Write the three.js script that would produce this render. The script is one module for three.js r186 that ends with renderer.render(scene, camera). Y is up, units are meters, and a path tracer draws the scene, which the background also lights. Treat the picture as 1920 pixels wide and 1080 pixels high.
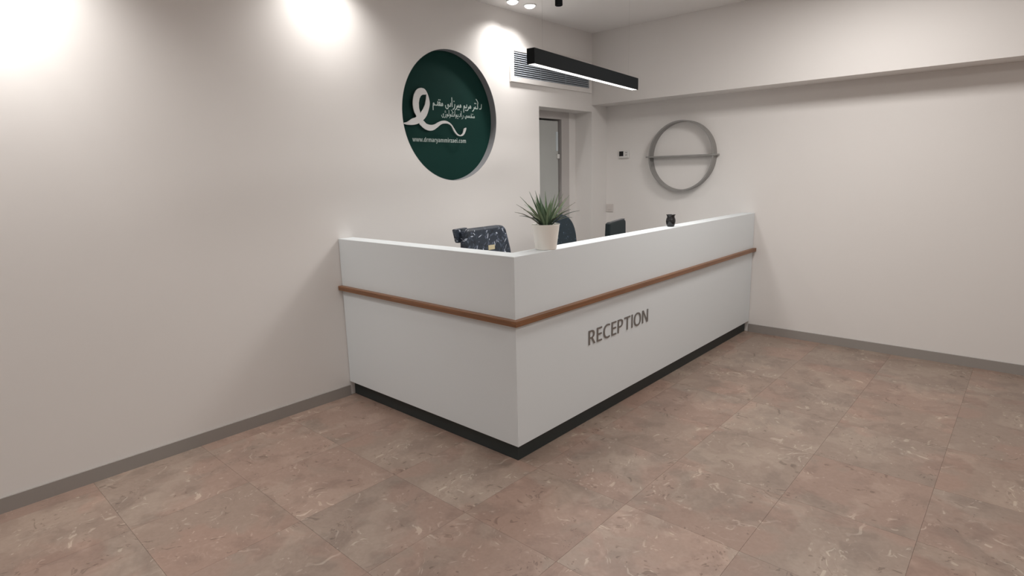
import * as THREE from 'three';
import { RoundedBoxGeometry } from 'three/addons/geometries/RoundedBoxGeometry.js';
import { RectAreaLightUniformsLib } from 'three/addons/lights/RectAreaLightUniformsLib.js';
import { mergeGeometries } from 'three/addons/utils/BufferGeometryUtils.js';
import { FontLoader } from 'three/addons/loaders/FontLoader.js';
import { TextGeometry } from 'three/addons/geometries/TextGeometry.js';

// ---------------------------------------------------------------- camera, lights, exposure
const scene = new THREE.Scene();
scene.background = new THREE.Color(0x000000);
const camera = new THREE.PerspectiveCamera(53.16, 16 / 9, 0.05, 40);
camera.position.set(-2.105, 1.5295, 1.892);
camera.quaternion.setFromRotationMatrix(new THREE.Matrix4().set(
  0.668193, 0.161497, -0.726248, 0,
  -0.023943, 0.980318, 0.195966, 0,
  0.743602, -0.113555, 0.658909, 0,
  0, 0, 0, 1));
scene.add(camera);
const renderer = new THREE.WebGLRenderer({ antialias: true });
renderer.toneMapping = THREE.LinearToneMapping;
renderer.toneMappingExposure = 1.0;
renderer.shadowMap.enabled = true;
RectAreaLightUniformsLib.init();
const LIGHT = { pendant: 72, washA: 2.0, washB: 1.45, washC: 5.2, panelA: 9, panelB: 38, panelC: 28 };
const WARM = new THREE.Color().setRGB(1.0, 0.975, 0.945);
const COOL = new THREE.Color().setRGB(0.97, 1.0, 1.01);
const ROOM = { ceiling: 2.88, back: -1.6, right: 3.31, bulkhead: 3.03, soffit: 2.192, left: -4.2, front: 4.6 };

// ---------------------------------------------------------------- helpers
let seed = 20240611;
const rnd = () => { seed = (seed * 1664525 + 1013904223) >>> 0; return seed / 4294967296; };
const lin = (r, g, b) => new THREE.Color().setRGB(r, g, b);
const std = (color, roughness = 0.6, extra = {}) => new THREE.MeshStandardMaterial({ color, roughness, metalness: 0, ...extra });
const taken = new Map();
function numbered(name) { const n = taken.get(name) || 0; taken.set(name, n + 1); return n ? `${name}_${String(n).padStart(3, '0')}` : name; }
function mesh(name, geo, mat, parent, pos, rot) {
  const m = new THREE.Mesh(geo, mat); m.name = name; m.castShadow = m.receiveShadow = true;
  if (pos) m.position.set(...pos); if (rot) m.rotation.set(...rot);
  parent.add(m); return m;
}
function thing(name, label, category, pos = [0, 0, 0], turn = 0, group) {
  const g = new THREE.Group(); g.name = numbered(name); g.position.set(...pos); g.rotation.y = turn;
  g.userData = { label, category }; if (group) g.userData.group = group; scene.add(g); return g;
}
function struct(name, geo, mat, label, category, pos) {
  const m = mesh(name, geo, mat, scene, pos); m.userData = { kind: 'structure', label, category }; return m;
}
// box between two corners, uv in metres
function boxGeo(x0, x1, y0, y1, z0, z1) {
  const g = new THREE.BoxGeometry(x1 - x0, y1 - y0, z1 - z0); g.translate((x0 + x1) / 2, (y0 + y1) / 2, (z0 + z1) / 2);
  const p = g.attributes.position, n = g.attributes.normal, uv = g.attributes.uv;
  for (let i = 0; i < p.count; i++) {
    if (Math.abs(n.getX(i)) > 0.5) uv.setXY(i, p.getZ(i), p.getY(i));
    else if (Math.abs(n.getY(i)) > 0.5) uv.setXY(i, p.getX(i), p.getZ(i));
    else uv.setXY(i, p.getX(i), p.getY(i));
  }
  return g;
}
function rbox(w, h, d, r, seg = 3) { return new RoundedBoxGeometry(w, h, d, seg, r); }
function shapeOf(pts, holes = []) {
  const s = new THREE.Shape(pts.map(([x, y]) => new THREE.Vector2(x, y)));
  for (const h of holes) s.holes.push(new THREE.Path(h.map(([x, y]) => new THREE.Vector2(x, y))));
  return s;
}
// footprint in (x, z) raised between two heights
function raised(pts, y0, y1, bevel = 0) {
  const s = shapeOf(pts.map(([x, z]) => [x, -z]));
  const g = new THREE.ExtrudeGeometry(s, { depth: y1 - y0 - 2 * bevel, bevelEnabled: bevel > 0, bevelThickness: bevel, bevelSize: bevel, bevelOffset: -bevel, bevelSegments: 2 });
  g.rotateX(-Math.PI / 2); g.translate(0, y0 + bevel, 0); return g;
}
// value noise on a torus for tiling textures
function noiseMaker(sd) {
  const perm = new Float32Array(65536); let s = sd >>> 0;
  for (let i = 0; i < perm.length; i++) { s = (s * 1664525 + 1013904223) >>> 0; perm[i] = s / 4294967296; }
  return (x, y, per) => {
    const xi = Math.floor(x), yi = Math.floor(y), fx = x - xi, fy = y - yi;
    const u = fx * fx * (3 - 2 * fx), v = fy * fy * (3 - 2 * fy);
    const at = (a, b) => perm[((((a % per) + per) % per) * 251 + (((b % per) + per) % per) * 7919) & 65535];
    return (at(xi, yi) * (1 - u) + at(xi + 1, yi) * u) * (1 - v) + (at(xi, yi + 1) * (1 - u) + at(xi + 1, yi + 1) * u) * v;
  };
}
function fbm(n, x, y, per, oct) { let a = 0, w = 0.5, t = 0; for (let i = 0; i < oct; i++) { a += w * n(x, y, per); t += w; x *= 2; y *= 2; per *= 2; w *= 0.55; } return a / t; }
function dataTex(size, fn, srgb) {
  const d = new Uint8Array(size * size * 4);
  for (let j = 0; j < size; j++) for (let i = 0; i < size; i++) {
    const c = fn(i / size, j / size), o = (j * size + i) * 4;
    for (let k = 0; k < 3; k++) d[o + k] = Math.max(0, Math.min(255, Math.round(c[k] * 255))); d[o + 3] = 255;
  }
  const t = new THREE.DataTexture(d, size, size); t.magFilter = THREE.LinearFilter; t.minFilter = THREE.LinearFilter;
  t.wrapS = t.wrapT = THREE.RepeatWrapping; if (srgb) t.colorSpace = THREE.SRGBColorSpace; t.needsUpdate = true; return t;
}
const sm = (a, b, x) => { const t = Math.max(0, Math.min(1, (x - a) / (b - a))); return t * t * (3 - 2 * t); };

// ---------------------------------------------------------------- materials
const nA = noiseMaker(11), nB = noiseMaker(77), nC = noiseMaker(311);
const plasterBump = dataTex(512, (u, v) => { const k = 0.35 + 0.3 * fbm(nA, u * 24, v * 24, 24, 4); return [k, k, k]; });
const paint = (c) => std(c, 0.88, { bumpMap: plasterBump, bumpScale: 0.0006 });
const M = {
  wall: paint(lin(0.75, 0.722, 0.70)),
  ceiling: paint(lin(0.80, 0.775, 0.755)),
  laminate: std(lin(0.725, 0.765, 0.785), 0.55),
  plinth: std(lin(0.022, 0.030, 0.031), 0.5),
  black: new THREE.MeshPhysicalMaterial({ color: lin(0.006, 0.008, 0.0095), roughness: 0.75, specularIntensity: 0.35 }),
  blackGloss: std(lin(0.012, 0.012, 0.013), 0.18),
  steel: std(lin(0.30, 0.29, 0.28), 0.38, { metalness: 0.85 }),
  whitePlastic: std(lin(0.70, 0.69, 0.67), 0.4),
  greyMetal: std(lin(0.30, 0.29, 0.28), 0.45, { metalness: 0.3 }),
  chrome: std(lin(0.6, 0.6, 0.6), 0.2, { metalness: 1 }),
  wire: std(lin(0.42, 0.40, 0.385), 0.8),
  nicheShade: std(lin(0.30, 0.30, 0.315), 0.7),  // grey that puts shade into the niche edge
  screen: std(lin(0.01, 0.01, 0.012), 0.12),
  slat: std(lin(0.40, 0.44, 0.49), 0.5),
  shade_backing: std(lin(0.05, 0.055, 0.062), 0.9),  // dark colour standing in for shade behind slats and door gap
  potCream: std(lin(0.93, 0.905, 0.85), 0.5),
  soil: std(lin(0.012, 0.012, 0.010), 0.95),
  ribbon: std(lin(0.62, 0.61, 0.60), 0.5),
  doorLeaf: std(lin(0.46, 0.47, 0.455), 0.5),
  doorFrame: std(lin(0.50, 0.47, 0.455), 0.5),
};
const woodTex = dataTex(512, (u, v) => {
  const g = fbm(nB, u * 4, v * 64, 64, 4), f = nC(u * 16, v * 256, 256), k = 0.75 + 0.35 * g + 0.12 * (f - 0.5);
  return [0.54 * k, 0.37 * k, 0.245 * k];
}, true);
woodTex.repeat.set(1, 4);
M.wood = std(0xffffff, 0.42, { map: woodTex });

// floor stone: brown-pink marble with beige clouds, pale chips and dark pits; the picture covers 4 x 4 tiles
const TILE = 0.529;
const stoneTex = dataTex(2048, (u, v) => {
  const wx = fbm(nB, u * 12, v * 12, 12, 3) - 0.5, wy = fbm(nC, u * 12, v * 12, 12, 3) - 0.5;
  const a = fbm(nA, u * 10 + wx * 1.6, v * 10 + wy * 1.6, 10, 6);
  const b = fbm(nC, u * 22 + wy, v * 22 + wx, 22, 5);
  const c = fbm(nB, u * 7 + 3 + wy, v * 7 + 5 + wx, 7, 4);
  const fine = fbm(nA, u * 180, v * 180, 180, 3) - 0.5;
  let r = 0.565, g = 0.497, bl = 0.452;
  const pink = sm(0.42, 0.66, c), pale = sm(0.48, 0.70, a), dark = sm(0.50, 0.72, b);
  r += 0.018 * pink; g -= 0.004 * pink; bl -= 0.006 * pink;
  r += 0.040 * pale; g += 0.043 * pale; bl += 0.040 * pale;
  r -= 0.040 * dark; g -= 0.036 * dark; bl -= 0.032 * dark;
  const vein = 1 - sm(0.0, 0.02, Math.abs(fbm(nC, u * 14 + wx * 3, v * 14 + wy * 3, 14, 4) - 0.5));
  const vm = vein * sm(0.5, 0.65, nB(u * 20, v * 20, 20)); r += 0.035 * vm; g += 0.038 * vm; bl += 0.036 * vm;
  const chip = sm(0.69, 0.76, fbm(nA, u * 90 + wx * 14, v * 90 + wy * 14, 90, 3)) * sm(0.45, 0.7, nC(u * 28, v * 28, 28)); r += 0.10 * chip; g += 0.11 * chip; bl += 0.105 * chip;
  const pit = sm(0.70, 0.76, fbm(nC, u * 100 + wy * 12, v * 100 + wx * 12, 100, 3)) * sm(0.5, 0.7, nB(u * 26 + 9, v * 26, 26)); r -= 0.10 * pit; g -= 0.095 * pit; bl -= 0.09 * pit;
  const k = fine * 0.04;
  return [r + k, g + k, bl + k];
}, true);
const stoneBump = dataTex(512, (u, v) => { const k = 0.5 + 0.3 * (fbm(nC, u * 40, v * 40, 40, 4) - 0.5); return [k, k, k]; });
const stoneMats = [[1.04, 1.04, 1.03], [1.0, 0.995, 0.985], [0.95, 0.945, 0.94], [1.02, 0.99, 0.97], [1.20, 1.21, 1.20]].map((t) =>
  std(lin(...t.map((x) => x * 1.0)), 0.42, { map: stoneTex, bumpMap: stoneBump, bumpScale: 0.0008 }));
M.grout = std(lin(0.20, 0.16, 0.135), 0.9);

// ---------------------------------------------------------------- setting
{ // floor: a bed with stone tiles laid on it
  const fl = new THREE.Group(); fl.name = 'floor'; scene.add(fl);
  fl.userData = { kind: 'structure', label: 'brown and pink marble tile floor with faint joints', category: 'floor' };
  mesh('grout_bed', boxGeo(ROOM.left - 0.1, 3.6, -0.12, -0.0016, -2.7, ROOM.front + 0.1), M.grout, fl);
  const gap = 0.0004, th = 0.012;
  const variants = [];
  for (let a = 0; a < 4; a++) for (let b = 0; b < 4; b++) {
    const g = new RoundedBoxGeometry(TILE - 2 * gap, th, TILE - 2 * gap, 1, 0.0004);
    const p = g.attributes.position, uv = g.attributes.uv;
    for (let i = 0; i < p.count; i++) uv.setXY(i, (a + 0.5 + p.getX(i) / TILE) / 4, (b + 0.5 + p.getZ(i) / TILE) / 4);
    variants.push(g);
  }
  const x0 = -0.49, z0 = -0.958;
  let last = -1;
  for (let i = -7; i <= 7; i++) for (let j = -3; j <= 10; j++) {
    const x = x0 + (i + 0.5) * TILE, z = z0 + (j + 0.5) * TILE;
    if (x < ROOM.left - 0.2 || x > 3.6) continue;
    let mi = [0, 1, 1, 2, 3, 3][Math.floor(rnd() * 6)]; if (mi === last) mi = Math.floor(rnd() * 4); last = mi;
    const vi = Math.floor(rnd() * 16);
    if (i === -1 && j === 1) mi = 2; if (i === -1 && j === 2) mi = 1; if (i === 0 && j === 2) mi = 3; if (i === 0 && j === 3) mi = 4; if (i === -1 && j === -1) mi = 0; if (i === -1 && j === 0) mi = 1;
    mesh('tile', variants[vi], stoneMats[mi], fl, [x, -th / 2, z]);
  }
}
{ // back wall: a front layer with the round niche and a rear layer, both left open for the doorway
  const X0 = ROOM.left, X1 = 3.45, Y1 = ROOM.ceiling, dx0 = 2.172, dx1 = ROOM.bulkhead, dy = 2.125;
  const outline = [[X0, 0], [dx0, 0], [dx0, dy], [dx1, dy], [dx1, 0], [X1, 0], [X1, Y1], [X0, Y1]];
  const circle = []; for (let i = 0; i < 128; i++) { const a = -i / 128 * Math.PI * 2; circle.push([1.10 + 0.497 * Math.cos(a), 1.978 + 0.497 * Math.sin(a)]); }
  const g1 = new THREE.ExtrudeGeometry(shapeOf(outline, [circle]), { depth: 0.07, bevelEnabled: false }); g1.translate(0, 0, ROOM.back - 0.07);
  const g2 = new THREE.ExtrudeGeometry(shapeOf(outline), { depth: 0.14, bevelEnabled: false }); g2.translate(0, 0, ROOM.back - 0.21);
  struct('wall_back', mergeGeometries([g1, g2]), M.wall, 'warm white back wall with a round sign niche and a doorway', 'wall');
  const bb = mesh('baseboard_back', boxGeo(X0, -0.005, 0, 0.075, ROOM.back, ROOM.back + 0.012), M.greyMetal, scene);
  bb.material = std(lin(0.30, 0.275, 0.255), 0.5); bb.userData = { kind: 'structure', label: 'low greige baseboard along the back wall beside the desk', category: 'baseboard' };
}
struct('ceiling', boxGeo(ROOM.left - 0.1, 3.6, ROOM.ceiling, ROOM.ceiling + 0.12, ROOM.back - 0.25, ROOM.front + 0.1), M.ceiling, 'plain off-white painted ceiling over the reception', 'ceiling');
struct('wall_right', boxGeo(ROOM.right, ROOM.right + 0.14, 0, ROOM.soffit, ROOM.back, ROOM.front), M.wall, 'recessed off-white side wall under the dropped bulkhead', 'wall');
struct('trim_1', boxGeo(ROOM.bulkhead, 3.45, ROOM.soffit, ROOM.ceiling, ROOM.back, ROOM.front), M.wall, 'dropped off-white bulkhead running along the top of the side wall', 'bulkhead');
struct('baseboard_right', boxGeo(ROOM.right - 0.012, ROOM.right, 0, 0.075, 0.002, ROOM.front), std(lin(0.30, 0.275, 0.255), 0.5), 'low greige baseboard along the recessed side wall', 'baseboard');
struct('wall_left', boxGeo(ROOM.left - 0.12, ROOM.left, 0, ROOM.ceiling, ROOM.back - 0.2, ROOM.front), M.wall, 'off-white wall facing the side of the reception desk', 'wall');
struct('wall_front', boxGeo(ROOM.left, 3.45, 0, ROOM.ceiling, ROOM.front, ROOM.front + 0.12), M.wall, 'off-white wall facing the front of the reception desk', 'wall');
{ // the doorway is shallow: a door in its frame closes the back of the reveal
  const z = ROOM.back - 0.21;
  struct('wall_doorway', mergeGeometries([boxGeo(2.905, 3.45, 0, 2.3, z - 0.12, z), boxGeo(1.60, 2.905, 2.13, 2.3, z - 0.12, z), boxGeo(1.60, 1.72, 0, 2.13, z - 0.12, z)]), M.wall, 'off-white wall strip beside the grey door inside the doorway', 'wall');
  const d = new THREE.Group(); d.name = 'door_1'; scene.add(d); d.userData = { kind: 'structure', label: 'plain grey interior door in a taupe frame, set back in the doorway', category: 'door' };
  mesh('door_frame', mergeGeometries([boxGeo(1.72, 1.83, 0, 2.13, z - 0.12, z + 0.012), boxGeo(2.775, 2.905, 0, 2.13, z - 0.12, z + 0.012), boxGeo(1.83, 2.775, 2.052, 2.13, z - 0.12, z + 0.012)]), M.doorFrame, d);
  mesh('door_leaf', boxGeo(1.835, 2.735, 0.005, 2.034, z - 0.045, z - 0.005), M.doorLeaf, d);
  mesh('backing', boxGeo(1.72, 2.905, 0, 2.13, z - 0.18, z - 0.12), M.shade_backing, d);  // dark sheet, its colour stands for the shade in the door gap
  mesh('lit_gap_strip', boxGeo(2.70, 2.732, 1.74, 1.93, z - 0.005, z - 0.001), std(lin(0.62, 0.68, 0.71), 0.4), d);  // pale blue strip painted for the light showing at the door gap
  mesh('bright_spot', rbox(0.035, 0.045, 0.02, 0.005), M.whitePlastic, d, [2.722, 1.685, z + 0.004]);  // small pale piece painted for a bright spot by the gap
}

// ---------------------------------------------------------------- reception desk
{
  const W = 0.115, E = 3.305, B = ROOM.back + 0.003;
  const desk = thing('reception_desk', 'white L-shaped reception desk with a brown wooden band and dark recessed plinth', 'desk');
  const L = (o, i) => [[-o, o], [E, o], [E, -i], [i, -i], [i, B], [-o, B]];
  const split = 0.783;
  mesh('lower_panel', raised(L(0, W), 0.10, split, 0.002), M.laminate, desk);
  mesh('upper_panel', raised(L(0, W), split, 1.12, 0.003), M.laminate, desk);
  mesh('plinth', raised(L(-0.034, W), 0, 0.101), M.plinth, desk);
  // the band: two strips mitred at the corner
  const o = 0.032;
  const g1 = raised([[-o, o], [E, o], [E, -0.004], [0.004, -0.004]], 0.768, 0.798, 0.002), g2 = raised([[-o, o], [0.004, -0.004], [0.004, B], [-o, B]], 0.768, 0.798, 0.002);
  for (const [g, ax] of [[g1, 'x'], [g2, 'z']]) {
    const p = g.attributes.position, uv = g.attributes.uv;
    for (let i = 0; i < p.count; i++) uv.setXY(i, ax === 'x' ? p.getX(i) : p.getZ(i), p.getY(i) + (ax === 'x' ? p.getZ(i) : p.getX(i)));
    mesh('wood_band', g, M.wood, desk);
  }
  mesh('inner_worktop', boxGeo(W, E, 0.72, 0.75, -0.66, -W), M.laminate, desk);
  mesh('worktop_bracket', boxGeo(1.2, 1.23, 0.1, 0.72, -0.55, -W), M.laminate, desk);
  mesh('worktop_bracket', boxGeo(2.3, 2.33, 0.1, 0.72, -0.55, -W), M.laminate, desk);
}
{ // RECEPTION lettering on the desk
  const font = await new FontLoader().loadAsync('fonts/droid/droid_sans_regular.typeface.json');
  const t = thing('reception_lettering', 'grey metal letters spelling RECEPTION on the white desk front', 'lettering', [0.648, 0.507, 0.0005]);
  const H = 0.088, adv = [], geos = [];
  let total = 0;
  const probe = new TextGeometry('E', { font, size: 1, depth: 0.1, curveSegments: 6 }); probe.computeBoundingBox(); const cap = probe.boundingBox.max.y;
  for (const ch of 'RECEPTION') {
    const g = ch === 'I' ? new THREE.BoxGeometry(0.13, 1, 0.05).translate(0, 0.5, 0.025) : new TextGeometry(ch, { font, size: 1 / cap, depth: 0.05, curveSegments: 8, bevelEnabled: false }); g.computeBoundingBox();
    g.translate(-g.boundingBox.min.x, 0, 0); const w = g.boundingBox.max.x - g.boundingBox.min.x; geos.push(g); adv.push(w); total += w + 0.17;
  }
  total -= 0.17; const sx = 0.712 / total; let x = 0;
  geos.forEach((g, i) => { g.scale(sx, H, 0.08); mesh('letter', g, M.steel, t, [x, 0, 0]); x += (adv[i] + 0.17) * sx; });
}

// ---------------------------------------------------------------- round sign in its niche
{
  const cx = 1.10, cy = 1.978, zb = ROOM.back - 0.07;
  const s = thing('round_wall_sign', 'round dark green sign with white ribbon emblem and lettering in the wall niche', 'sign', [cx, cy, zb]);
  const N = 2048, cv = document.createElement('canvas'); cv.width = cv.height = N; const c = cv.getContext('2d');
  c.fillStyle = '#0e322d'; c.fillRect(0, 0, N, N);
  const R = 0.4942, px = (x) => (x + R) / (2 * R) * N, py = (y) => (R - y) / (2 * R) * N;
  c.strokeStyle = c.fillStyle = '#b4beba'; c.lineCap = c.lineJoin = 'round';
  // hand-drawn connected script, written right to left; every letter is a list of strokes on its own baseline
  const G = {
    dal: [0.8, [[0, 0.95], [-0.05, 0.5], [-0.1, 0.2], [-0.25, 0.03], [-0.7, 0]]], dalF: [0.8, [[0.1, 0], [-0.2, 0], [-0.2, 0.3], [-0.1, 0.85], [-0.2, 0.2], [-0.35, 0], [-0.7, 0]]],
    kafI: [0.8, [[-0.75, 1.9], [-0.05, 1.35], [-0.35, 0.8], [-0.25, 0.2], [-0.4, 0], [-0.8, 0]]], kafM: [0.8, [[0.1, 0], [-0.2, 0], [-0.35, 0.3], [-0.3, 0.8], [0, 1.3], [-0.7, 1.8]], [[-0.3, 0.1], [-0.4, 0], [-0.8, 0]]],
    teM: [0.55, [[0.1, 0], [-0.25, 0], [-0.28, 0.5], [-0.3, 0], [-0.55, 0]], 'u2'], yeM: [0.55, [[0.1, 0], [-0.25, 0], [-0.28, 0.5], [-0.3, 0], [-0.55, 0]], 'd2'], yeI: [0.5, [[0, 0.6], [-0.05, 0.1], [-0.2, 0], [-0.5, 0]], 'd2'], nunI: [0.5, [[0, 0.6], [-0.05, 0.1], [-0.2, 0], [-0.5, 0]], 'u1'],
    hamI: [0.5, [[0, 0.6], [-0.05, 0.1], [-0.2, 0], [-0.5, 0]]],
    reF: [0.5, [[0.1, 0], [-0.05, 0.05], [-0.15, 0.25], [-0.2, -0.1], [-0.4, -0.4], [-0.75, -0.55]]], re: [0.65, [[-0.1, 0.45], [-0.15, 0.05], [-0.35, -0.35], [-0.8, -0.55]]],
    ze: [0.65, [[-0.1, 0.45], [-0.15, 0.05], [-0.35, -0.35], [-0.8, -0.55]], 'u1'], zhe: [0.65, [[-0.1, 0.45], [-0.15, 0.05], [-0.35, -0.35], [-0.8, -0.55]], 'u3'],
    mimI: [0.65, [[-0.05, 0.05], [-0.05, 0.4], [-0.3, 0.5], [-0.42, 0.2], [-0.3, 0], [-0.05, 0.05]], [[-0.3, 0], [-0.65, 0]]],
    mimF: [0.65, [[0.1, 0], [-0.15, 0.1], [-0.25, 0.4], [-0.5, 0.3], [-0.5, 0], [-0.2, -0.02]], [[-0.5, 0.05], [-0.58, -0.3], [-0.58, -0.9]]],
    alef: [0.3, [[-0.1, 1.7], [-0.1, 0]]], qafM: [0.75, [[0.1, 0], [-0.2, 0.05], [-0.15, 0.5], [-0.4, 0.7], [-0.6, 0.4], [-0.4, 0.05], [-0.15, 0]], [[-0.4, 0], [-0.75, 0]], 'u2'],
    yeF: [1.2, [[0.1, 0], [-0.1, 0.05], [-0.2, 0.35], [-0.45, 0.3], [-0.4, 0], [-0.25, -0.25], [-0.6, -0.55], [-1.1, -0.35], [-1.15, 0.1]]], ye: [1.2, [[-0.1, 0.5], [-0.4, 0.55], [-0.45, 0.2], [-0.15, -0.1], [-0.35, -0.5], [-0.9, -0.45], [-1.1, 0.1]]],
    kheM: [0.8, [[0.1, 0], [-0.1, 0.1], [-0.55, 0.6], [-0.2, 0.65]], [[-0.55, 0.6], [-0.4, 0.1], [-0.1, 0], [-0.8, 0]], 'u1'],
    sadM: [1.0, [[0.1, 0], [-0.2, 0.05], [-0.5, 0.5], [-0.8, 0.45], [-0.8, 0.05], [-0.1, 0]], [[-0.8, 0.05], [-0.88, 0.3], [-0.95, 0], [-1.0, 0]]],
    sadF: [1.5, [[0.1, 0], [-0.2, 0.05], [-0.5, 0.5], [-0.8, 0.45], [-0.8, 0.05], [-0.1, 0]], [[-0.8, 0.05], [-0.85, 0.35], [-0.95, -0.2], [-1.2, -0.5], [-1.45, -0.3], [-1.5, 0.2]]],
    vavF: [0.6, [[0.1, 0], [-0.1, 0.1], [-0.15, 0.5], [-0.4, 0.5], [-0.4, 0.1], [-0.15, 0]], [[-0.4, 0.2], [-0.42, -0.25], [-0.7, -0.5]]], lamI: [0.5, [[-0.05, 1.7], [-0.08, 0.1], [-0.2, 0], [-0.5, 0]]],
  };
  function width(words) { let w = 0; for (const word of words) { for (const k of word) w += k === '|' ? 0.22 : G[k][0]; w += 0.7; } return w - 0.7; }
  function script(words, xr, xl, base, weight, lift = 1) {
    const u = (xr - xl) / width(words); let x = xr;
    const P = (a, b) => [px(x + a * u), py(base + b * u * lift)];
    c.lineWidth = weight * u / (2 * R) * N;
    for (const word of words) {
      for (const k of word) {
        if (k === '|') { x -= 0.22 * u; continue; }
        const [adv, ...parts] = G[k];
        for (const part of parts) {
          if (typeof part === 'string') {
            const n = +part[1], y = part[0] === 'u' ? 1.05 : -0.5;
            for (let i = 0; i < n; i++) { const [a, b] = P(-adv * 0.5 + (n === 3 && i === 2 ? 0 : (i - (Math.min(n, 2) - 1) / 2) * 0.4), y + (i === 2 ? 0.35 : 0)); c.beginPath(); c.arc(a, b, c.lineWidth * 0.62, 0, 7); c.fill(); }
            continue;
          }
          const q = part.map(([a, b]) => P(a, b)); c.beginPath(); c.moveTo(...q[0]);
          for (let i = 1; i < q.length - 1; i++) c.quadraticCurveTo(...q[i], (q[i][0] + q[i + 1][0]) / 2, (q[i][1] + q[i + 1][1]) / 2);
          c.lineTo(...q[q.length - 1]); c.stroke();
        }
        x -= adv * u;
      }
      x -= 0.7 * u;
    }
  }
  script([['dal', '|', 'kafI', 'teM', 'reF'], ['mimI', 'reF', '|', 'yeI', 'mimF'], ['mimI', 'yeM', 'reF', '|', 'ze', '|', 'alef', '|', 'hamI', 'yeF'], ['mimI', 'qafM', 'dalF', '|', 'mimF']], 0.385, -0.15, 0.083, 0.24, 1.15);
  script([['mimI', 'teM', 'kheM', 'sadM', 'sadF'], ['re', '|', 'alef', '|', 'dal', '|', 'yeI', 'vavF', '|', 'alef', '|', 'nunI', 'kafM', 'vavF', '|', 'lamI', 'vavF', '|', 'zhe', '|', 'ye']], 0.30, -0.066, 0.008, 0.22, 1.1);
  c.font = 'bold 100px sans-serif'; const url = 'www.drmaryammirzaei.com', uw = c.measureText(url).width;
  c.save(); c.translate(px(-0.367), py(-0.197)); const k = (px(0.192) - px(-0.367)) / uw; c.scale(k, k * 1.12); c.textBaseline = 'alphabetic'; c.fillText(url, 0, 0); c.restore();
  const tex = new THREE.CanvasTexture(cv); tex.colorSpace = THREE.SRGBColorSpace; tex.anisotropy = 8;
  const face = new THREE.CylinderGeometry(R, R, 0.008, 96); face.rotateX(Math.PI / 2);
  { const p = face.attributes.position, uv = face.attributes.uv; for (let i = 0; i < p.count; i++) uv.setXY(i, (p.getX(i) + R) / (2 * R), (p.getY(i) + R) / (2 * R)); }
  mesh('sign_panel', face, new THREE.MeshPhysicalMaterial({ color: 0xffffff, map: tex, roughness: 0.75, specularIntensity: 0.3 }), s, [0, 0, 0.0045]);
  const ln = new THREE.LatheGeometry([[0.4968, 0.0], [0.4968, 0.0695], [0.4945, 0.0695], [0.4945, 0.0]].map(([r, y]) => new THREE.Vector2(r, y)), 96); ln.rotateX(Math.PI / 2);
  mesh('niche_shade_band', ln, M.nicheShade, s, [0, 0, 0.0003]).userData.label = 'grey band added inside the round niche, its tone standing for shade';  // band added to darken the white niche edge as shade
  // ribbon emblem, cut from a sheet and held off the panel on studs
  const smooth = (pts) => new THREE.CatmullRomCurve3(pts.map(([x, y]) => new THREE.Vector3(x, y, 0)), true, 'centripetal').getPoints(pts.length * 5).slice(0, -1).map((v) => [v.x, v.y]);
  const loop = [[-0.468, -0.07], [-0.431, -0.059], [-0.382, -0.033], [-0.341, -0.017], [-0.357, 0.014], [-0.368, 0.059], [-0.364, 0.105], [-0.349, 0.148], [-0.321, 0.18], [-0.286, 0.193], [-0.249, 0.188], [-0.226, 0.162], [-0.21, 0.121], [-0.206, 0.084], [-0.219, 0.041], [-0.244, -0.007], [-0.281, -0.042], [-0.323, -0.065], [-0.367, -0.077], [-0.415, -0.08], [-0.445, -0.078]];
  const hole = [[-0.302, 0.01], [-0.312, 0.045], [-0.312, 0.082], [-0.303, 0.115], [-0.287, 0.137], [-0.268, 0.146], [-0.233, 0.149], [-0.239, 0.115], [-0.251, 0.076], [-0.272, 0.042]];
  const tail = [[-0.317, -0.065], [-0.281, -0.042], [-0.248, -0.064], [-0.204, -0.071], [-0.165, -0.065], [-0.117, -0.044], [-0.07, -0.033], [-0.03, -0.038], [0.009, -0.058], [0.042, -0.096], [0.071, -0.128], [0.103, -0.138], [0.128, -0.123], [0.145, -0.087], [0.17, -0.079], [0.158, -0.112], [0.135, -0.138], [0.102, -0.147], [0.067, -0.14], [0.034, -0.111], [0.009, -0.073], [-0.018, -0.057], [-0.065, -0.055], [-0.099, -0.063], [-0.14, -0.088], [-0.18, -0.109], [-0.22, -0.115], [-0.263, -0.105], [-0.296, -0.085]];
  const ex = { depth: 0.006, bevelEnabled: false };
  mesh('ribbon_loop', new THREE.ExtrudeGeometry(shapeOf(smooth(loop), [hole]), ex), M.ribbon, s, [0, 0, 0.034]);
  mesh('ribbon_tail', new THREE.ExtrudeGeometry(shapeOf(smooth(tail)), ex), M.ribbon, s, [0, 0, 0.0335]);
  for (const [x, y] of [[-0.345, 0.05], [-0.35, -0.06], [-0.2, -0.09], [-0.05, -0.045]]) { const g = new THREE.CylinderGeometry(0.004, 0.004, 0.027, 10); g.rotateX(Math.PI / 2); mesh('stud', g, M.steel, s, [x, y, 0.021]); }
}

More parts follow.
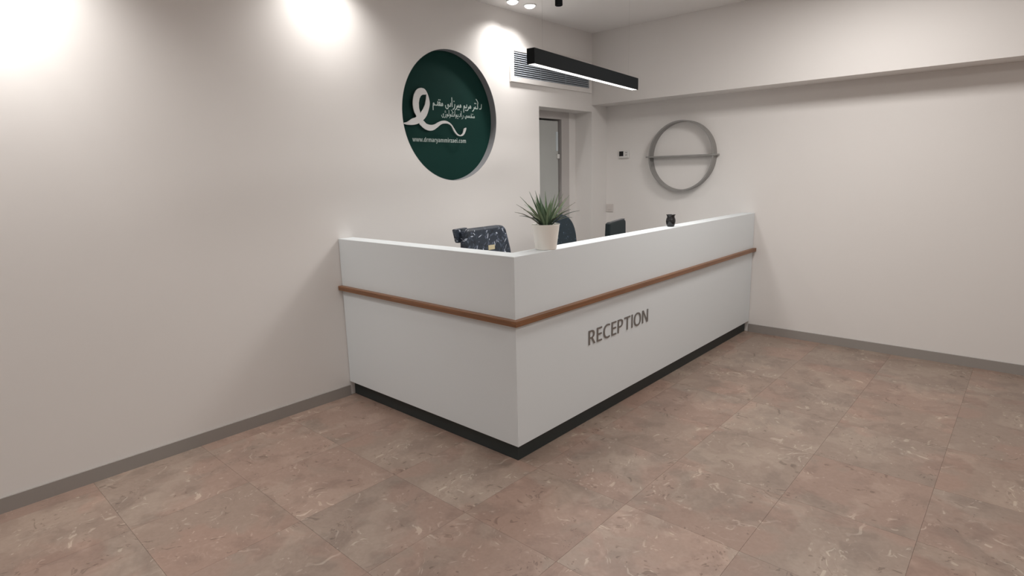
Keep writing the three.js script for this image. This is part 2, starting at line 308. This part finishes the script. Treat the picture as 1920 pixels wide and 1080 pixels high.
// ---------------------------------------------------------------- air grille on the back wall
{
  const t = thing('air_vent_grille', 'wide blue-grey slatted air grille with white flange high on the wall', 'vent', [2.39, 2.452, ROOM.back]);
  const w = 1.135, h = 0.210, fw = 1.225, fh = 0.298;
  const fr = shapeOf([[-fw / 2, -fh / 2], [fw / 2, -fh / 2], [fw / 2, fh / 2], [-fw / 2, fh / 2]], [[[-w / 2, -h / 2], [-w / 2, h / 2], [w / 2, h / 2], [w / 2, -h / 2]]]);
  mesh('flange', new THREE.ExtrudeGeometry(fr, { depth: 0.012, bevelEnabled: true, bevelThickness: 0.003, bevelSize: 0.003, bevelOffset: -0.003, bevelSegments: 2 }), M.wall, t, [0, 0, 0.003]);
  mesh('shade_backing', boxGeo(-w / 2, w / 2, -h / 2, h / 2, 0.0005, 0.002), M.shade_backing, t);  // flat dark sheet on the wall, painted for the shade behind the slats
  const sg = boxGeo(-w / 2, w / 2, -0.0008, 0.0008, -0.0095, 0.0095);
  for (let i = 0; i < 12; i++) mesh('slat', sg, M.slat, t, [0, -h / 2 + (i + 0.5) * h / 12, 0.0115], [0.82, 0, 0]);
  for (const x of [-0.19, 0.19]) mesh('divider', boxGeo(-0.003, 0.003, -h / 2, h / 2, 0.002, 0.006), M.slat, t, [x, 0, 0]);
}

// ---------------------------------------------------------------- pendant
{
  const A = new THREE.Vector3(0.457, 2.113, -0.25), B = new THREE.Vector3(1.865, 2.113, -0.425);
  const len = A.distanceTo(B), mid = A.clone().add(B).multiplyScalar(0.5), H = 0.082, D = 0.05;
  const t = thing('linear_pendant_lamp', 'long black linear pendant lamp with a glowing underside above the counter', 'pendant lamp', [mid.x, mid.y, mid.z], -Math.atan2(B.z - A.z, B.x - A.x));
  const wl = 0.0025;
  mesh('housing', mergeGeometries([boxGeo(-len / 2, len / 2, H - 0.003, H, -D / 2, D / 2), boxGeo(-len / 2, len / 2, 0, H - 0.003, -D / 2, -D / 2 + wl), boxGeo(-len / 2, len / 2, 0, H - 0.003, D / 2 - wl, D / 2)]), M.black, t);
  for (const sx of [-1, 1]) mesh('end_cap', boxGeo(-0.002, 0.002, 0, H, -D / 2, D / 2), M.black, t, [sx * (len / 2 + 0.002), 0, 0]);
  const glow = std(0xffffff, 0.6, { emissive: lin(1, 0.97, 0.92), emissiveIntensity: 1.5 });
  mesh('diffuser', boxGeo(-len / 2, len / 2, 0.001, 0.004, -D / 2 + wl, D / 2 - wl), glow, t);
  const up = ROOM.ceiling - mid.y;
  for (const sx of [-1, 1]) {
    const cg = new THREE.CylinderGeometry(0.0004, 0.0004, up - H, 6); mesh('suspension_wire', cg, M.wire, t, [sx * (len / 2 - 0.12), (up + H) / 2, 0]);
    const cup = new THREE.CylinderGeometry(0.012, 0.014, 0.01, 16); mesh('ceiling_cup', cup, M.whitePlastic, t, [sx * (len / 2 - 0.12), up - 0.005, 0]);
  }
  const l = new THREE.RectAreaLight(WARM, LIGHT.pendant, len - 0.01, D - 2 * wl); l.name = 'pendant_light'; l.position.set(0, -0.003, 0); l.rotation.x = -Math.PI / 2; t.add(l);
}

// ---------------------------------------------------------------- ceiling lamps
for (const [x, z, power, lab, group] of [
  [1.62, -1.406, LIGHT.washA, 'small glowing recessed ceiling downlight above the round green sign'],
  [1.81, -1.385, LIGHT.washA, 'small glowing recessed ceiling downlight on the air grille side of its twin'],
  [-0.08, -1.406, LIGHT.washB, 'recessed ceiling downlight just outside the end of the short desk wing'],
  [0.11, -1.385, LIGHT.washB, 'recessed ceiling downlight straight above the end of the short desk wing'],
  [-1.78, -1.406, LIGHT.washC, 'added recessed ceiling downlight, out of view, over the blank back wall, farther from the desk than its twin'],  // this pair is added out of view to brighten wall and desk side
  [-1.59, -1.385, LIGHT.washC, 'added recessed ceiling downlight, out of view, over the blank back wall, on the desk side of its twin']]) {
  const t = thing('ceiling_downlight', lab, 'downlight', [x, ROOM.ceiling, z], 0, group);
  const rim = new THREE.TorusGeometry(0.048, 0.005, 8, 32); rim.rotateX(Math.PI / 2); mesh('rim', rim, M.whitePlastic, t, [0, -0.002, 0]);
  const dg = new THREE.SphereGeometry(0.046, 32, 10, 0, Math.PI * 2, Math.PI / 2, Math.PI / 2); dg.scale(1, 0.55, 1); mesh('lens', dg, std(0xffffff, 0.5, { emissive: lin(1, 0.98, 0.94), emissiveIntensity: 3 }), t, [0, -0.001, 0]);
  const l = new THREE.SpotLight(WARM, power, 0, 1.15, 0.8, 2); l.name = 'downlight_light'; l.position.set(0, -0.032, 0); l.shadow.radius = 2; l.castShadow = true;
  l.target.position.set(-0.05, -1.5, -0.1); t.add(l); t.add(l.target);
}
{ // dark cylinder spot
  const t = thing('ceiling_spotlight', 'small black cylinder spotlight, unlit, hanging from the ceiling', 'spotlight', [1.545, ROOM.ceiling, -0.885]);
  const pts = [[0.0, -0.142], [0.020, -0.142], [0.021, -0.150], [0.026, -0.150], [0.028, -0.147], [0.028, -0.012], [0.020, -0.006]].map(([r, y]) => new THREE.Vector2(r, y));
  mesh('body', new THREE.LatheGeometry(pts, 32), M.black, t); const cap = new THREE.CylinderGeometry(0.035, 0.035, 0.008, 32); mesh('ceiling_plate', cap, M.black, t, [0, -0.004, 0]);
  mesh('lens', new THREE.CylinderGeometry(0.019, 0.019, 0.002, 24), M.blackGloss, t, [0, -0.1435, 0]);
}
for (const [x, z, power, hue, lab] of [[-2.7, 0.3, LIGHT.panelA, COOL, 'added square ceiling panel light, out of view, over the floor beside the short desk wing'], [-0.6, 3.0, LIGHT.panelB, WARM, 'added square ceiling panel light, out of view, over the open floor facing the desk corner'], [1.85, 0.95, LIGHT.panelC, WARM, 'added square ceiling panel light, out of view, near the bulkhead, in front of the long desk wing']]) {  // panels added out of view to brighten desk faces, walls and floor
  const t = thing('added_ceiling_panel', lab, 'ceiling light', [x, ROOM.ceiling, z], 0, 'added ceiling panel lights over the visitors side');
  mesh('frame', boxGeo(-0.31, 0.31, -0.012, 0, -0.31, 0.31), M.whitePlastic, t);
  mesh('diffuser', boxGeo(-0.295, 0.295, -0.014, -0.012, -0.295, 0.295), std(0xffffff, 0.6, { emissive: lin(1, 0.97, 0.93), emissiveIntensity: 2 }), t);
  const l = new THREE.RectAreaLight(hue, power, 0.59, 0.59); l.name = 'added_panel_light'; l.position.set(0, -0.017, 0); l.rotation.x = -Math.PI / 2; t.add(l);
}

// ---------------------------------------------------------------- plant on the counter
{
  const t = thing('potted_plant', 'spiky green potted plant in a cream pot on the white counter', 'plant', [0.322, 1.12, -0.054]);
  const pr = [[0.0, 0], [0.054, 0], [0.057, 0.003], [0.0745, 0.128], [0.0765, 0.134], [0.0745, 0.136], [0.071, 0.134], [0.068, 0.115], [0, 0.115]].map(([r, y]) => new THREE.Vector2(r, y));
  mesh('pot', new THREE.LatheGeometry(pr, 48), M.potCream, t);
  { const g = new THREE.CylinderGeometry(0.068, 0.066, 0.012, 32, 1); mesh('soil', g, M.soil, t, [0, 0.117, 0]); }
  const greens = [[0.12, 0.20, 0.115], [0.21, 0.30, 0.18], [0.42, 0.50, 0.34], [0.19, 0.185, 0.14], [0.06, 0.09, 0.06]].map((c) => std(lin(...c), 0.45));
  const rt = new THREE.Vector3(0.668, 0, 0.744), dp = new THREE.Vector3(-0.744, 0, 0.668);   // across and towards the visitors
  function leaf(a, u, d, w, mi, droop) {
    const tip = rt.clone().multiplyScalar(a).addScaledVector(dp, d).add(new THREE.Vector3(0, 0.12 + u, 0));
    const hor = new THREE.Vector3(tip.x, 0, tip.z), n = hor.clone().normalize();
    const base = n.clone().multiplyScalar(0.012 + 0.012 * rnd()).setY(0.12);
    const ctl = base.clone().lerp(tip, 0.5).add(new THREE.Vector3(0, droop, 0));
    const cu = new THREE.QuadraticBezierCurve3(base, ctl, tip), S = 9, pos = [], idx = [];
    for (let i = 0; i <= S; i++) {
      const s = i / S, p = cu.getPoint(s), tg = cu.getTangent(s), side = new THREE.Vector3().crossVectors(tg, new THREE.Vector3(0, 1, 0)); if (side.lengthSq() < 1e-6) side.set(1, 0, 0); side.normalize();
      const up = new THREE.Vector3().crossVectors(side, tg).normalize();
      const ww = 1.75 * w * (0.55 + 0.9 * s - 1.4 * s * s) * (1 - Math.pow(s, 5)) + 0.0004;
      const l = p.clone().addScaledVector(side, -ww).addScaledVector(up, ww * 0.45), r = p.clone().addScaledVector(side, ww).addScaledVector(up, ww * 0.45), b = p.clone().addScaledVector(up, -0.0012);
      for (const q of [l, p, r, b]) pos.push(q.x, q.y, q.z);
      if (i) { const o = (i - 1) * 4, e = i * 4; for (const [m0, m1] of [[0, 1], [1, 2], [2, 3], [3, 0]]) idx.push(o + m0, o + m1, e + m0, o + m1, e + m1, e + m0); }
    }
    const g = new THREE.BufferGeometry(); g.setAttribute('position', new THREE.Float32BufferAttribute(pos, 3)); g.setIndex(idx); g.computeVertexNormals();
    mesh('leaf', g, greens[mi], t);
  }
  // across, up, towards the visitors, half width, green, bow
  for (const q of [[-0.165, 0.085, 0.03, 0.008, 3, 0.03], [-0.155, 0.125, 0.02, 0.008, 3, 0.02], [-0.135, 0.165, 0.00, 0.008, 1, 0.02], [-0.085, 0.19, 0.02, 0.009, 0, 0.01], [-0.055, 0.195, 0.05, 0.009, 0, 0.01], [-0.03, 0.175, -0.07, 0.009, 0, 0.01],
    [0.075, 0.195, 0.02, 0.009, 1, 0.01], [0.055, 0.17, -0.05, 0.009, 1, 0.01], [0.105, 0.155, 0.05, 0.008, 2, 0.01], [0.13, 0.165, -0.03, 0.008, 1, 0.01], [0.165, 0.125, -0.05, 0.007, 3, 0.02], [0.185, 0.082, -0.02, 0.007, 4, 0.035], [0.13, 0.095, 0.06, 0.009, 0, 0.03],
    [-0.12, 0.10, 0.07, 0.009, 2, 0.03], [-0.10, 0.13, 0.05, 0.009, 2, 0.02], [-0.06, 0.15, 0.09, 0.009, 1, 0.01], [-0.02, 0.13, 0.10, 0.01, 0, 0.02], [0.02, 0.14, 0.09, 0.01, 1, 0.02], [0.06, 0.12, 0.10, 0.009, 0, 0.02], [0.0, 0.19, 0.0, 0.009, 1, 0.005],
    [-0.09, 0.06, 0.10, 0.009, 4, 0.03], [0.08, 0.06, 0.10, 0.009, 4, 0.03], [0.11, 0.11, -0.08, 0.009, 0, 0.02], [-0.11, 0.12, -0.08, 0.009, 0, 0.02], [-0.05, 0.16, -0.10, 0.009, 1, 0.01], [0.04, 0.15, -0.11, 0.009, 1, 0.01], [0.02, 0.10, -0.14, 0.009, 0, 0.03], [0.14, 0.05, 0.03, 0.008, 4, 0.03], [-0.14, 0.06, -0.04, 0.008, 4, 0.03], [0.095, 0.175, 0.0, 0.008, 1, 0.01]]) leaf(...q);
}

// ---------------------------------------------------------------- small dark vase on the counter
{
  const t = thing('small_vase', 'small black glazed vase with flared rim on the counter', 'vase', [1.775, 1.12, -0.058]);
  const p = [[0, 0], [0.022, 0], [0.025, 0.003], [0.030, 0.016], [0.0335, 0.030], [0.0345, 0.042], [0.0325, 0.054], [0.0285, 0.064], [0.0265, 0.071], [0.028, 0.078], [0.0325, 0.084], [0.0345, 0.086], [0.0325, 0.0868], [0.025, 0.078], [0.023, 0.071], [0.025, 0.062], [0.030, 0.045], [0.026, 0.02], [0.018, 0.006], [0, 0.005]].map(([r, y]) => new THREE.Vector2(r, y));
  mesh('body', new THREE.LatheGeometry(p, 40), M.blackGloss, t);
}

// ---------------------------------------------------------------- chairs and screen behind the counter
const fabricTex = (() => {
  const N = 1024, cv = document.createElement('canvas'); cv.width = cv.height = N; const c = cv.getContext('2d');
  c.fillStyle = '#232a35'; c.fillRect(0, 0, N, N);
  for (let i = 0; i < 420; i++) {
    const x = rnd() * N, y = rnd() * N, a = rnd() * 6.3, l = 16 + rnd() * 36, w = 8 + rnd() * 14, b = rnd();
    c.fillStyle = b > 0.86 ? '#a9aeb9' : b > 0.55 ? '#4b5260' : b > 0.3 ? '#363f4b' : '#181d26';
    for (const ox of [-N, 0, N]) for (const oy of [-N, 0, N]) { c.save(); c.translate(x + ox, y + oy); c.rotate(a); c.beginPath(); c.moveTo(-l, 0); c.quadraticCurveTo(0, -w * 1.6, l, 0); c.quadraticCurveTo(0, w * 1.6, -l, 0); c.fill(); c.restore(); }
  }
  const t = new THREE.CanvasTexture(cv); t.colorSpace = THREE.SRGBColorSpace; t.wrapS = t.wrapT = THREE.RepeatWrapping; t.repeat.set(2.2, 2.2); return t;
})();
const fabric = std(0xffffff, 0.5, { map: fabricTex });
const tealTex = (() => {
  const N = 512, cv = document.createElement('canvas'); cv.width = cv.height = N; const c = cv.getContext('2d'); c.fillStyle = '#14232c'; c.fillRect(0, 0, N, N);
  for (let i = 0; i < 130; i++) { c.fillStyle = rnd() > 0.6 ? '#51606e' : '#273846'; c.beginPath(); c.arc(rnd() * N, rnd() * N, 3 + rnd() * 6, 0, 7); c.fill(); }
  const t = new THREE.CanvasTexture(cv); t.colorSpace = THREE.SRGBColorSpace; t.wrapS = t.wrapT = THREE.RepeatWrapping; t.repeat.set(3, 3); return t;
})();
const teal = std(0xffffff, 0.55, { map: tealTex });
function backGeo(outline, depth, bevel) {
  const g = new THREE.ExtrudeGeometry(shapeOf(outline), { depth: depth - 2 * bevel, bevelEnabled: true, bevelThickness: bevel, bevelSize: bevel, bevelOffset: -bevel, bevelSegments: 4, curveSegments: 12 });
  g.translate(0, 0, -depth / 2 + bevel); return g;
}
function roundPoly(pts, radii) {   // corners rounded by quadratic curves
  const out = [], n = pts.length;
  for (let i = 0; i < n; i++) {
    const p = new THREE.Vector2(...pts[i]), a = new THREE.Vector2(...pts[(i + n - 1) % n]).sub(p), b = new THREE.Vector2(...pts[(i + 1) % n]).sub(p), r = radii[i];
    const s = p.clone().addScaledVector(a.normalize(), r), e = p.clone().addScaledVector(b.normalize(), r);
    for (let k = 0; k <= 6; k++) { const u = k / 6; out.push([(1 - u) * (1 - u) * s.x + 2 * u * (1 - u) * p.x + u * u * e.x, (1 - u) * (1 - u) * s.y + 2 * u * (1 - u) * p.y + u * u * e.y]); }
  }
  return out;
}
function chairBase(t, mat) {   // seat towards +z, back at -z
  mesh('seat', rbox(0.47, 0.08, 0.46, 0.035), mat, t, [0, 0.46, 0.23]);
  mesh('back_bracket', boxGeo(-0.03, 0.03, 0.40, 0.75, -0.055, -0.035), M.black, t);
  mesh('seat_plate', boxGeo(-0.09, 0.09, 0.385, 0.42, -0.055, 0.34), M.black, t);
  mesh('gas_column', new THREE.CylinderGeometry(0.022, 0.028, 0.30, 20), M.black, t, [0, 0.24, 0.23]);
  const leg = new RoundedBoxGeometry(0.29, 0.03, 0.04, 2, 0.01); leg.translate(0.145, 0, 0);
  for (let k = 0; k < 5; k++) {
    const a = k / 5 * Math.PI * 2 + 0.3; const l = mesh('leg', leg, M.black, t, [0, 0.085, 0.23], [0, a, 0]);
    const wh = new THREE.CylinderGeometry(0.029, 0.029, 0.04, 20); wh.rotateX(Math.PI / 2); mesh('caster', wh, M.black, l, [0.272, -0.056, 0]);
  }
}
{
  const t = thing('office_chair', 'navy chair with pale flecked pattern and a small beige tag, behind the desk corner', 'chair', [0.80, 0, -1.0], 0.0);
  chairBase(t, fabric);
  const poly = roundPoly([[-0.205, 1.158], [0.19, 1.160], [0.262, 0.93], [0.24, 0.60], [-0.2, 0.60], [-0.212, 0.93]], [0.03, 0.05, 0.08, 0.06, 0.06, 0.08]);
  mesh('backrest', backGeo(poly, 0.075, 0.02), fabric, t, [0, 0, 0]);
  mesh('side_flap', backGeo(roundPoly([[-0.252, 1.160], [-0.13, 1.164], [-0.13, 1.066], [-0.228, 1.064]], [0.012, 0.01, 0.01, 0.012]), 0.03, 0.006), fabric, t, [0, 0, -0.045]);
  mesh('tag', rbox(0.066, 0.034, 0.006, 0.0025), std(lin(0.50, 0.42, 0.27), 0.6), t, [0.032, 1.012, 0.0395]);
}
{
  const t = thing('office_chair', 'dark teal rounded chair back rising behind the potted plant', 'chair', [1.585, 0, -0.95], 0.0);
  chairBase(t, teal);
  const o = []; for (let i = 0; i <= 30; i++) { const a = Math.PI * i / 30; o.push([0.235 * Math.sign(Math.cos(a)) * Math.pow(Math.abs(Math.cos(a)), 0.9), 0.90 + 0.295 * Math.pow(Math.sin(a), 0.8)]); }
  o.push([-0.24, 0.62], [-0.18, 0.57], [0.18, 0.57], [0.24, 0.62]);
  mesh('backrest', backGeo(o, 0.07, 0.02), teal, t);
}
{
  const t = thing('desk_monitor', 'black monitor with grey top edge showing above the counter', 'monitor', [1.745, 0.75, -0.50], 0.06);
  const poly = roundPoly([[-0.128, 0.388], [0.122, 0.402], [0.128, 0.08], [-0.152, 0.08]], [0.01, 0.03, 0.015, 0.015]);
  mesh('housing', backGeo(poly, 0.045, 0.008), new THREE.MeshPhysicalMaterial({ color: lin(0.008, 0.014, 0.016), roughness: 0.45, specularIntensity: 0.6 }), t);
  mesh('top_edge', rbox(0.235, 0.008, 0.03, 0.003), std(lin(0.07, 0.07, 0.075), 0.45), t, [0.0, 0.3975, 0], [0, 0, 0.056]);
  mesh('screen', boxGeo(-0.115, 0.105, 0.10, 0.37, -0.0235, -0.0225), M.screen, t);
  mesh('stand', boxGeo(-0.03, 0.03, 0.008, 0.12, -0.012, 0.012), M.black, t); mesh('foot', rbox(0.2, 0.01, 0.15, 0.004), M.black, t, [0, 0.005, 0]);
}

// ---------------------------------------------------------------- things on the recessed side wall
{
  const t = thing('wall_thermostat', 'small white thermostat with a black display on the recessed wall', 'thermostat', [ROOM.right, 1.693, -1.374], -Math.PI / 2);
  mesh('body', rbox(0.118, 0.078, 0.02, 0.004), M.whitePlastic, t, [0, 0, 0.0102]);
  mesh('display', rbox(0.05, 0.05, 0.004, 0.0015), M.screen, t, [-0.03, 0.006, 0.0205]);
  for (const y of [-0.008, 0.016]) mesh('button', rbox(0.022, 0.008, 0.004, 0.0015), M.greyMetal, t, [0.028, y, 0.0205]);
}
{
  const t = thing('light_switch', 'square off-white switch plate low on the recessed wall near the corner', 'switch', [ROOM.right, 1.131, -1.548], -Math.PI / 2);
  mesh('plate', rbox(0.084, 0.084, 0.009, 0.003), std(lin(0.62, 0.575, 0.55), 0.45), t, [0, 0, 0.0047]);
  mesh('rocker', rbox(0.05, 0.05, 0.006, 0.002), std(lin(0.60, 0.56, 0.535), 0.4), t, [0, 0.004, 0.0095]);
}
{
  const t = thing('round_wall_shelf', 'thin grey metal ring shelf with one horizontal board on the recessed wall', 'shelf', [ROOM.right, 1.652, -0.715], -Math.PI / 2);
  const ring = new THREE.Shape(); ring.absarc(0, 0, 0.335, 0, Math.PI * 2); const h = new THREE.Path(); h.absarc(0, 0, 0.322, 0, Math.PI * 2, true); ring.holes.push(h);
  mesh('ring', new THREE.ExtrudeGeometry(ring, { depth: 0.085, bevelEnabled: false, curveSegments: 64 }), M.greyMetal, t, [0, 0, 0.001]);
  mesh('board', boxGeo(-0.36, 0.36, -0.007, 0.007, 0.001, 0.095), M.greyMetal, t);
}

renderer.render(scene, camera);
